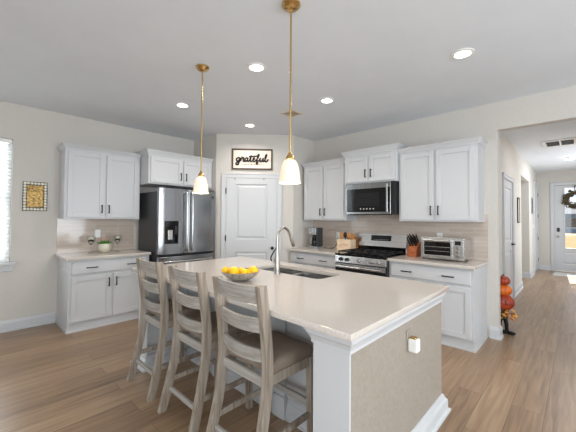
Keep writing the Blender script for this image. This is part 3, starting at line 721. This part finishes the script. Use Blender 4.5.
mb.box(a0, a1, b1-.05, b1, CEIL-.02, CEIL-.0004).box(a0, a1, b0, b0+.05, CEIL-.02, CEIL-.0004).box(a0, a0+.06, b0+.05, b1-.05, CEIL-.02, CEIL-.0004).box(a1-.06, a1, b0+.05, b1-.05, CEIL-.02, CEIL-.0004)
ys = [b0+.05+(b1-b0-.1)*i/4 for i in range(5)]
for y in ys[1:-1]: mb.box(a0+.06, a1-.06, y-.012, y+.012, CEIL-.02, CEIL-.0004)
mb.build('frame', 'white', o)
B(a0+.06, a1-.06, b0+.05, b1-.05, CEIL-.004, CEIL-.0004).build('backing', 'vent', o)
mb = MB()
for i in range(10):
    x = a0+.08+.045*i; mb.rings([[(x, y, CEIL-.016), (x+.003, y, CEIL-.018), (x+.022, y, CEIL-.005), (x+.019, y, CEIL-.004)] for y in (b0+.05, b1-.05)])
mb.build('louvres', 'vent', o)
o = thing('ceiling_light', 'small white round flush light on the hallway ceiling near the front door', 'ceiling light', (9.165, .13, CEIL), world=True)
MB().lathe([(.065, CEIL-.0005), (.065, CEIL-.035), (.06, CEIL-.04)], (9.165, .13, 0), 24).build('base', 'vent', o, smooth=True)
MB().lathe([(.08, CEIL-.040), (.08, CEIL-.052), (.06, CEIL-.058), (.002, CEIL-.059)], (9.165, .13, 0), 24).build('diffuser', 'lamp', o, smooth=True)

# ------------------------------------------------------------ signs and wall pieces
o = thing('framed_sign', 'framed wooden sign reading grateful in black script above the pantry door', 'sign', dloc(.597, 2.22, .001), th)
sw, sh = .675, .35
o.location = dloc(.26, 2.22, .001)
mb = MB(); t_ = .024
mb.box(0, sw, -.022, 0, 0, t_).box(0, sw, -.022, 0, sh-t_, sh).box(0, t_, -.022, 0, t_, sh-t_).box(sw-t_, sw, -.022, 0, t_, sh-t_)
mb.build('frame', 'dwood', o, bevel=.002)
bd = B(t_, sw-t_, -.010, 0, t_, sh-t_).build('board', 'signboard', o)
strokes = [
 [(.85, .9), (.45, 1.02), (.05, .6), (.3, .08), (.72, .35), (.88, 1.0), (.82, 0), (.6, -.8), (.1, -.75), (.15, -.35), (1.0, .15), (1.2, .6), (1.38, 1.3), (1.36, .9), (1.8, 1.0), (1.68, .35), (1.9, .02), (2.1, .2)],
 [(2.75, .85), (2.42, .98), (2.1, .48), (2.35, .03), (2.68, .4), (2.82, .98), (2.76, .2), (3.0, .05), (3.25, .45), (3.55, 1.7), (3.46, .7), (3.52, .06), (3.8, .1), (4.05, .4), (4.4, .72), (4.3, 1.02), (4.08, .7), (4.15, .12), (4.5, .05), (4.8, .4), (5.3, 1.3), (5.4, 1.9), (5.15, 1.8), (5.05, .5), (5.0, -.65), (5.25, -.35), (5.2, .1), (5.6, .4), (5.8, .98), (5.76, .3), (5.95, .03), (6.3, .4), (6.48, .98), (6.42, .3), (6.6, .05), (6.9, .5), (7.25, 1.5), (7.2, 1.95), (7.0, 1.6), (6.96, .4), (7.2, .02), (7.5, .2), (7.75, .7)],
 [(3.0, 1.28), (3.5, 1.38), (5.3, 1.48)]]
mb = MB(); k = .0685
for st in strokes:
    pts = catmull([(.068+x*k+(y*k*.1), -.0165, .135+y*k*.92) for x, y in st], 5)
    mb.tube(pts, .0125, 6)
mb.build('script_lettering', 'ink', bd)
mb = MB(); x = .16
while x < .53:   # faint small line of print, too small to read in the photo
    w_ = random.choice((.008, .012, .016)); mb.box(x, x+w_, -.0112, -.0101, .078, .078+random.choice((.014, .018, .021))); x += w_+random.choice((.006, .006, .012))
mb.build('small_print', 'ink2', bd)

o = thing('gold_plaque', 'small ornate gold wall plaque with black and white jewelled border beside the window', 'plaque', (.505, YF-.001, 1.48), 0)
pw, ph_ = .25, .375
B(0, pw, -.012, 0, 0, ph_).build('backing', 'blackp', o, bevel=.002)
B(.04, pw-.04, -.026, -.0122, .045, ph_-.045).build('gold_panel', 'gold', o, bevel=.006)
mb = MB()
for z in (.09, .30): mb.rings([[(.07, y, z), (.125, y, z-.02 if z < .2 else z-.005), (.18, y, z), (.125, y, z+.012 if z < .2 else z+.025)] for y in (-.032, -.0262)])
for z in (.13, .165, .20, .235, .262): mb.box(.06, .19, -.029, -.0262, z, z+.008)
mb.box(.135, .175, -.031, -.0292, .15, .175)
mb.build('relief', 'gold', o)
mb = MB()
n1, n2 = 6, 9
for i in range(n1+1):
    for z in (.022, ph_-.022): mb.sphere((.022+(pw-.044)*i/n1, -.016, z), .0175, n=10, m_=6)
for i in range(1, n2):
    for x in (.022, pw-.022): mb.sphere((x, -.016, .022+(ph_-.044)*i/n2), .0175, n=10, m_=6)
mb.build('bead_border', 'pearl', o, smooth=True)

def outlet(loc, rot, label, plug=False):
    o = thing('wall_outlet', label, 'outlet', loc, rot)
    B(-.035, .035, -.006, 0, -.057, .057).build('plate', 'white', o, bevel=.003)
    for z in (-.022, .022): B(-.016, .016, -.008, -.0062, z-.013, z+.013).build('socket', 'white', o, bevel=.002)
    return o
outlet((1.350, YF-.0092, 1.170), 0, 'white outlet plate on the tile behind the small potted succulent')
o = outlet((XR-.0092, 1.340, 1.175), R90, 'white outlet plate on the tile above the toaster oven')
B(-.018, .018, -.035, -.0085, -.045, .0).build('plug', 'blackp', o, bevel=.004)
outlet((XR-.0092, 2.95, 1.13), R90, 'white outlet plate on the tile beside the wooden utensil box')
def switchp(x, z, label):
    o = thing('switch_plate', label, 'light switch', (x, HY-.0002, z), 0)
    B(-.035, .035, -.006, 0, -.057, .057).build('plate', 'white', o, bevel=.003)
    B(-.016, .016, -.010, -.0062, -.03, .03).build('rocker', 'white', o, bevel=.002)
switchp(10.42, 1.25, 'white light switch plate on hallway wall beside the far side door')
o = thing('wall_frame', 'narrow black framed picture hanging on the hallway wall after first door', 'picture', (7.50, HY-.001, 1.36), 0)
mb = MB().box(0, .24, -.02, 0, 0, .02).box(0, .24, -.02, 0, .48, .50).box(0, .02, -.02, 0, .02, .48).box(.22, .24, -.02, 0, .02, .48)
mb.build('frame', 'black', o)
B(.02, .22, -.01, 0, .02, .48).build('print', 'signboard', o)
o = thing('wall_frame', 'small grey framed picture on the hallway wall nearest the front door', 'picture', (9.95, HY-.001, 1.58), 0)
B(0, .30, -.018, 0, 0, .42).build('frame', 'vent', o, bevel=.003)
B(.03, .27, -.0195, -.0182, .03, .39).build('print', 'side', o)

# ------------------------------------------------------------ small things on the counters
Z = .9145
# coffee maker
o = thing('coffee_maker', 'black and steel drip coffee maker on the counter left of the range', 'coffee maker', (4.02, 3.335, Z), R90)
B(0, .20, 0, .15, 0, .035).build('base', 'steel', o, bevel=.006)
B(.01, .19, .11, .15, .035, .26).build('tower', 'blackp', o, bevel=.006)
B(0, .178, -.004, .15, .225, .345).build('brew_head', 'steel', o, bevel=.010)
B(.05, .17, -.003, -.0002, .29, .335).build('control_display', 'display', o)
for x in (.20, .2201): pass
B(.178, .2001, -.002, .148, .036, .345).build('side_panel', 'side', o, bevel=.004)
cf = MB().lathe([(.045, .038), (.060, .045), (.066, .09), (.058, .15), (.042, .175), (.044, .19), (.002, .19)], (.095, .058, 0), 24).build('carafe', 'gloss', o, smooth=True)
B(.080, .110, -.035, -.018, .07, .17).build('carafe_handle', 'steel', cf, bevel=.004)
pts = catmull([(4.15, 3.10, .925), (4.22, 2.98, .925), (4.30, 2.96, .96), (4.335, 2.955, 1.05), (4.335, 2.95, 1.10)], 6)
solo(MB().tube(pts, .005, 8), 'power_cord', 'blackp', 'dark power cord rising from coffee maker to the tile outlet', 'cord', (4.15, 3.10, .925), smooth=True)
# utensil box
o = thing('utensil_box', 'pale wooden box of cooking utensils on the counter beside the range', 'utensil holder', (4.08, 2.79, Z), R90)
mb = MB().box(0, .25, 0, .012, 0, .175).box(0, .25, .138, .15, 0, .175).box(0, .012, .012, .138, 0, .175).box(.238, .25, .012, .138, 0, .175).box(.012, .238, .012, .138, 0, .012)
mb.build('box', 'lwood', o, bevel=.002)
mb = MB()
for i in range(7): mb.tube([(.05+.022*i, -.0015, .075), (.056+.022*i, -.0015, .10+.01*(i % 2)), (.063+.022*i, -.0015, .075)], .002, 5)
mb.build('faded_lettering', 'terracotta', o)
ut = [('wooden_spoon', 'wood', .03, .10, .25), ('wooden_spatula', 'wood', .062, .05, .27), ('ladle', 'blackp', .095, .10, .26), ('slotted_spoon', 'blackp', .125, .05, .28), ('spatula', 'blackp', .150, .10, .25), ('wooden_spoon', 'wood', .195, .06, .27), ('wooden_spatula', 'wood', .222, .10, .24)]
ulab = ['wooden spoon at the far left of the pale utensil box', 'wide wooden spatula second from left in the pale box', 'black ladle in the middle of the pale utensil box', 'black slotted spoon in the center of the pale utensil box', 'black spatula right of center in the pale utensil box', 'wooden spoon near the right end of the pale utensil box', 'wooden spatula at the right end of the pale utensil box']
for (nm, mt, lx, ly, L) in ut:
    i = [u[2] for u in ut].index(lx); lean = random.uniform(-.08, .08)
    wx = 4.08+ly; wy = 2.79-lx
    mb = MB().tube([(wx, wy, Z+.013), (wx, wy-lean*.2, Z+L*.75)], .006, 8)
    hz = Z+L*.75+.035
    if 'spatula' in nm: mb.box(wx-.004, wx+.004, wy-lean*.2-.024, wy-lean*.2+.024, hz-.04, hz+.045)
    else: mb.sphere((wx, wy-lean*.2, hz), .046, (.3, .7, 1), n=12, m_=8)
    solo(mb, nm, mt, ulab[i], 'utensil', (wx, wy, Z+.013), group='utensils in the pale box', smooth=True)
o = B(4.16, 4.30, 2.40 if 0 else 2.435, 2.52, Z, Z+.17).build('wooden_block', 'wood', None, bevel=.004)
o.data.transform(Matrix.Translation((-4.23, -2.48, -Z))); o.location = (4.23, 2.48, Z)
bpy.data.objects.remove(o)
# honey wood board leaning behind the box
mb = MB().rings([[(4.295, y, Z), (4.313, y, Z), (4.350, y, Z+.20), (4.332, y, Z+.20)] for y in (2.545, 2.66)])
solo(mb, 'cutting_board', 'wood', 'honey wood cutting board leaning on tile behind the right end of utensil box', 'cutting board', (4.30, 2.60, Z), bevel=.004)
# knife block
o = thing('knife_block', 'reddish wooden knife block between the range and toaster oven', 'knife block', (4.08, 1.672, Z), R90)
MB().rings([[(x, 0, 0), (x, .17, 0), (x, .17, .19), (x, .05, .135), (x, 0, .08)][::1] for x in (0, .125)]).build('block', 'rwood', o, bevel=.004)
mb = MB()
o.rotation_euler = (0, 0, R90)
ki = 0
for r_ in range(3):
    for c_ in range(3):
        x = .025+.037*c_; y = .055+.045*r_; z = .143+.0205*r_
        solo_p = MB().tube([(x, y, z), (x-.028+.006*c_, y-.045, z+.110)], [.0105, .0085], 8)
        h = solo_p.build('knife', 'blackp', None, smooth=True)
        h.location = (4.08, 1.672, Z); h.rotation_euler = (0, 0, R90)
        tag(h, 'black-handled knife in the reddish block, %s row, %s slot' % (('front', 'middle', 'rear')[r_], ('left', 'center', 'right')[c_]), 'knife', 'knives in the block')
        me = h.data; me.transform(Matrix.Translation((-x, -y, -z))); h.location = Vector((4.08+y, 1.672-x, Z+z))
# toaster oven
o = thing('toaster_oven', 'stainless countertop toaster oven with glass door, right of knife block', 'toaster oven', (3.955, 1.445, Z), R90)
W = .485
for x in (.03, W-.03):
    for y in (.03, .27): MB().lathe([(.014, 0), (.014, .020)], (x, y, 0), 12).build('foot', 'blackp', o)
bo = MB()
# shell with open cavity
bo.box(0, W, 0, .30, .020, .045).box(0, W, 0, .30, .255, .275).box(0, .02, 0, .30, .045, .255).box(.365, W, 0, .30, .045, .255).box(.02, .365, .28, .30, .045, .255)
bo.build('body', 'steel', o, bevel=.003)
dr = MB().box(.018, .367, -.014, -.001, .225, .262).box(.018, .367, -.014, -.001, .030, .062).box(.018, .045, -.014, -.001, .062, .225).box(.345, .367, -.014, -.001, .062, .225).build('door', 'steel', o, bevel=.002)
B(.045, .345, -.010, -.006, .062, .225).build('door_glass', 'gloss', dr)
MB().tube([(.05, -.045, .243), (.335, -.045, .243)], .009, 10).box(.06, .07, -.045, -.013, .238, .248).box(.315, .325, -.045, -.013, .238, .248).build('handle', 'brass' if 0 else 'steel', dr, smooth=True)
mb = MB()
for z in (.11, .16): mb.box(.05, .34, -.0125, -.0102, z, z+.005)
mb.build('rack_lines', 'steel', dr)
cp = B(.375, W-.012, -.004, -.0002, .035, .262).build('control_panel', 'steel', o)
B(.392, .455, -.006, -.0042, .195, .240).build('display', 'display', cp)
for z in (.16, .115, .070): MB().lathe([(.019, -.004), (.017, -.022), (.003, -.023)], (.424, 0, z), 16, 'y').build('control_knob', 'nickel', cp, smooth=True)

# things on the left counter
def goblet(x, y, label):
    o = thing('goblet', label, 'glass', (x, y, Z), 0, 'glass goblets on the left counter')
    MB().lathe([(.034, 0), (.034, .004), (.006, .010), (.005, .10), (.020, .115), (.044, .145), (.048, .18), (.042, .215), (.040, .215), (.045, .18), (.041, .147), (.018, .120), (.002, .116)], (0, 0, 0), 24).build('glass', 'goblet', o, smooth=True)
    mb = MB()
    for i in range(7):
        a_ = i*.9; mb.sphere((.022*math.cos(a_), .022*math.sin(a_), .148+.005*(i % 3)), .012, n=8, m_=6)
    mb.build('dark_beads', 'blackp', o, smooth=True)
    mb = MB()
    for i in range(6):
        a_ = i*1.05+.4; mb.sphere((.018*math.cos(a_), .018*math.sin(a_), .172+.006*(i % 2)), .013, n=8, m_=6)
    mb.build('white_beads', 'pearl', o, smooth=True)
    o.scale = (1.1, 1.1, 1.12)
goblet(1.21, 4.86, 'glass goblet with black and white filling left of the succulent')
goblet(1.545, 4.86, 'glass goblet with black and white filling right of the succulent')
o = thing('potted_succulent', 'small green succulent in a round cream pot on the left counter', 'potted plant', (1.375, 4.85, Z), 0)
MB().lathe([(.030, 0), (.050, .012), (.068, .045), (.066, .080), (.055, .098), (.050, .098), (.058, .080), (.002, .078)], (0, 0, 0), 28).build('pot', 'planter', o, smooth=True)
mb = MB()
for i in range(46):
    a_ = i*2.4; el = .35+.9*((i*7) % 10)/10; L = .035+.03*random.random()
    d = Vector((math.cos(a_)*math.cos(el), math.sin(a_)*math.cos(el), math.sin(el))); b0_ = Vector((0, 0, .085))+Vector((d.x, d.y, 0))*.02
    mb.tube([b0_, b0_+d*L*.5, b0_+d*L], [.006, .010, .001], 6)
mb.build('leaves', 'leaf', o, smooth=True)
mb = MB()
for dx, hgt in ((-.03, .165), (.012, .19), (.02, .16)): mb.tube([(dx, .01, .07), (dx*1.2, .01, hgt)], [.004, .006], 6)
mb.build('flower_stems', 'terracotta', o, smooth=True)
o.scale = (1.25, 1.25, 1.25)

# ------------------------------------------------------------ pumpkin figure at the hallway corner
px_, py_ = 4.665, .700
o = thing('pumpkin_figure', 'stack of three orange pumpkins on dark booted stand behind the wall corner', 'fall decoration', (px_, py_, 0), world=True)
def ribs(t, ph): return 1-.07*abs(math.cos(t*4.5))**4
for (z, r, sq, mt, nm) in ((.388, .125, .82, 'pumpkinr', 'bottom'), (.535, .100, .74, 'pumpkin', 'mid'), (.652, .080, .74, 'pumpkinr', 'top')):
    MB().sphere((px_, py_, z), r, (1, 1, sq), 54, 14, lambda t, ph: 1-.10*(abs(math.cos(t*4.5))**6)).build('pumpkin', mt, o, smooth=True)
MB().tube([(px_, py_, .70), (px_+.005, py_, .715), (px_+.015, py_-.01, .725)], [.012, .009, .008], 8).build('stem', 'dwood', o, smooth=True)
mb = MB()
for i in range(34):
    a_ = i*2.4; rr = .05+.09*random.random(); c = Vector((px_+rr*math.cos(a_), py_+rr*math.sin(a_), .305-.05*random.random()-.03*(i % 3)))
    d = Vector((math.cos(a_), math.sin(a_), -.5)).normalized(); s_ = Vector((-math.sin(a_), math.cos(a_), .2)); n_ = .045
    mb.rings([[tuple(c+q) for q in (d*-n_*.6, s_*n_*.45, d*n_, s_*-n_*.45)], [tuple(c+q+Vector((0, 0, .003))) for q in (d*-n_*.6, s_*n_*.45, d*n_, s_*-n_*.45)]])
mb.build('leaf_collar', 'autumn', o)
for (dx, dy, z, mt) in ((.02, -.095, .235, 'pumpkinr'), (-.02, -.125, .245, 'autumn')): MB().sphere((px_+dx, py_+dy, z), .028, (1, 1, .85), 18, 8, ribs).build('mini_gourd', mt, o, smooth=True)
MB().lathe([(.075, .31), (.06, .28), (.045, .23), (.052, .19), (.03, .18), (.002, .18)], (px_, py_, 0), 20).build('stand_body', 'dleaf', o, smooth=True)
for s in (-1, 1):
    yy = py_+s*.035
    MB().tube([(px_, py_+s*.015, .21), (px_-.005, yy, .12), (px_-.01, yy-.005, .03)], [.026, .022, .02], 10).build('leg', 'black', o, smooth=True)
    MB().sphere((px_-.015, yy-.04, .022), .03, (.85, 1.9, .72), 16, 10).build('boot', 'black', o, smooth=True)

# wreath on the front door, doormat
wr = MB(); wc = (11.44, .07, 1.99); 
wb = []
for i in range(520):
    a_ = random.uniform(0, 6.283); rr = .185+random.gauss(0, .032); c = Vector((wc[0]+random.uniform(-.03, .03), wc[1]+rr*math.cos(a_), wc[2]+rr*math.sin(a_)))
    d = Vector((random.uniform(-.4, .4), random.uniform(-1, 1), random.uniform(-1, 1))).normalized(); s_ = d.cross(Vector((1, 0, 0))).normalized(); n_ = .035+.02*random.random()
    wr.rings([[tuple(c+q+Vector((dx, 0, 0))) for q in (d*-n_, s_*n_*.35, d*n_, s_*-n_*.35)] for dx in (0, .003)])
o = thing('wreath', 'dark leafy wreath hanging on the glass of the front door', 'wreath', (wc[0], wc[1], 1.79), world=True)
wr.build('foliage', 'dleaf', o)
pts = [(wc[0]+.01, wc[1]+.185*math.cos(a_), wc[2]+.185*math.sin(a_)) for a_ in [i*2*math.pi/30 for i in range(31)]]
MB().tube(pts, .022, 8).build('ring', 'dwood', o, smooth=True)
MB().box(wc[0]-.003, wc[0]+.003, wc[1]-.01, wc[1]+.01, 2.23, 2.385).build('ribbon', 'blackp', o)
o = B(10.42, 11.1, -.50, .46, .001, .012).build('doormat', mat('doormat_grey', (206, 204, 200), .95))
bpy.data.objects.remove(o)
mb = B(10.45, 11.20, -.45, .50, .0008, .012)
solo(mb, 'doormat', noise_mix(mat('pale_doormat', (196, 193, 188), .95), (176, 172, 166), (214, 211, 206), (80, 80, 80)), 'pale rectangular doormat on the floor inside the front door', 'doormat', (10.82, .02, .0008), bevel=.003)

# ------------------------------------------------------------ outside
struct('ground', B(11.63, 120, -40, 40, -.35, -.15), 'grass')
struct('street', B(46, 50, -40, 40, -.149, -.13), 'road')
o = thing('house', 'distant blue-grey house seen through the front door glass', 'house', (58, 0, -.15), world=True)
B(55, 64, -9, 9, -.15, 2.4).build('walls', 'siding', o)
MB().rings([[(54.5, y, 2.35), (64.5, y, 2.35), (59.5, y, 3.9)] for y in (-9.4, 9.4)]).build('roof', 'roofm', o)
for y in (-4, 0.6, 4): B(54.93, 55, y-.6, y+.6, .6, 1.8).build('window', 'gloss', o)

for o in WORLD:
    if '_w' in o: del o['_w']
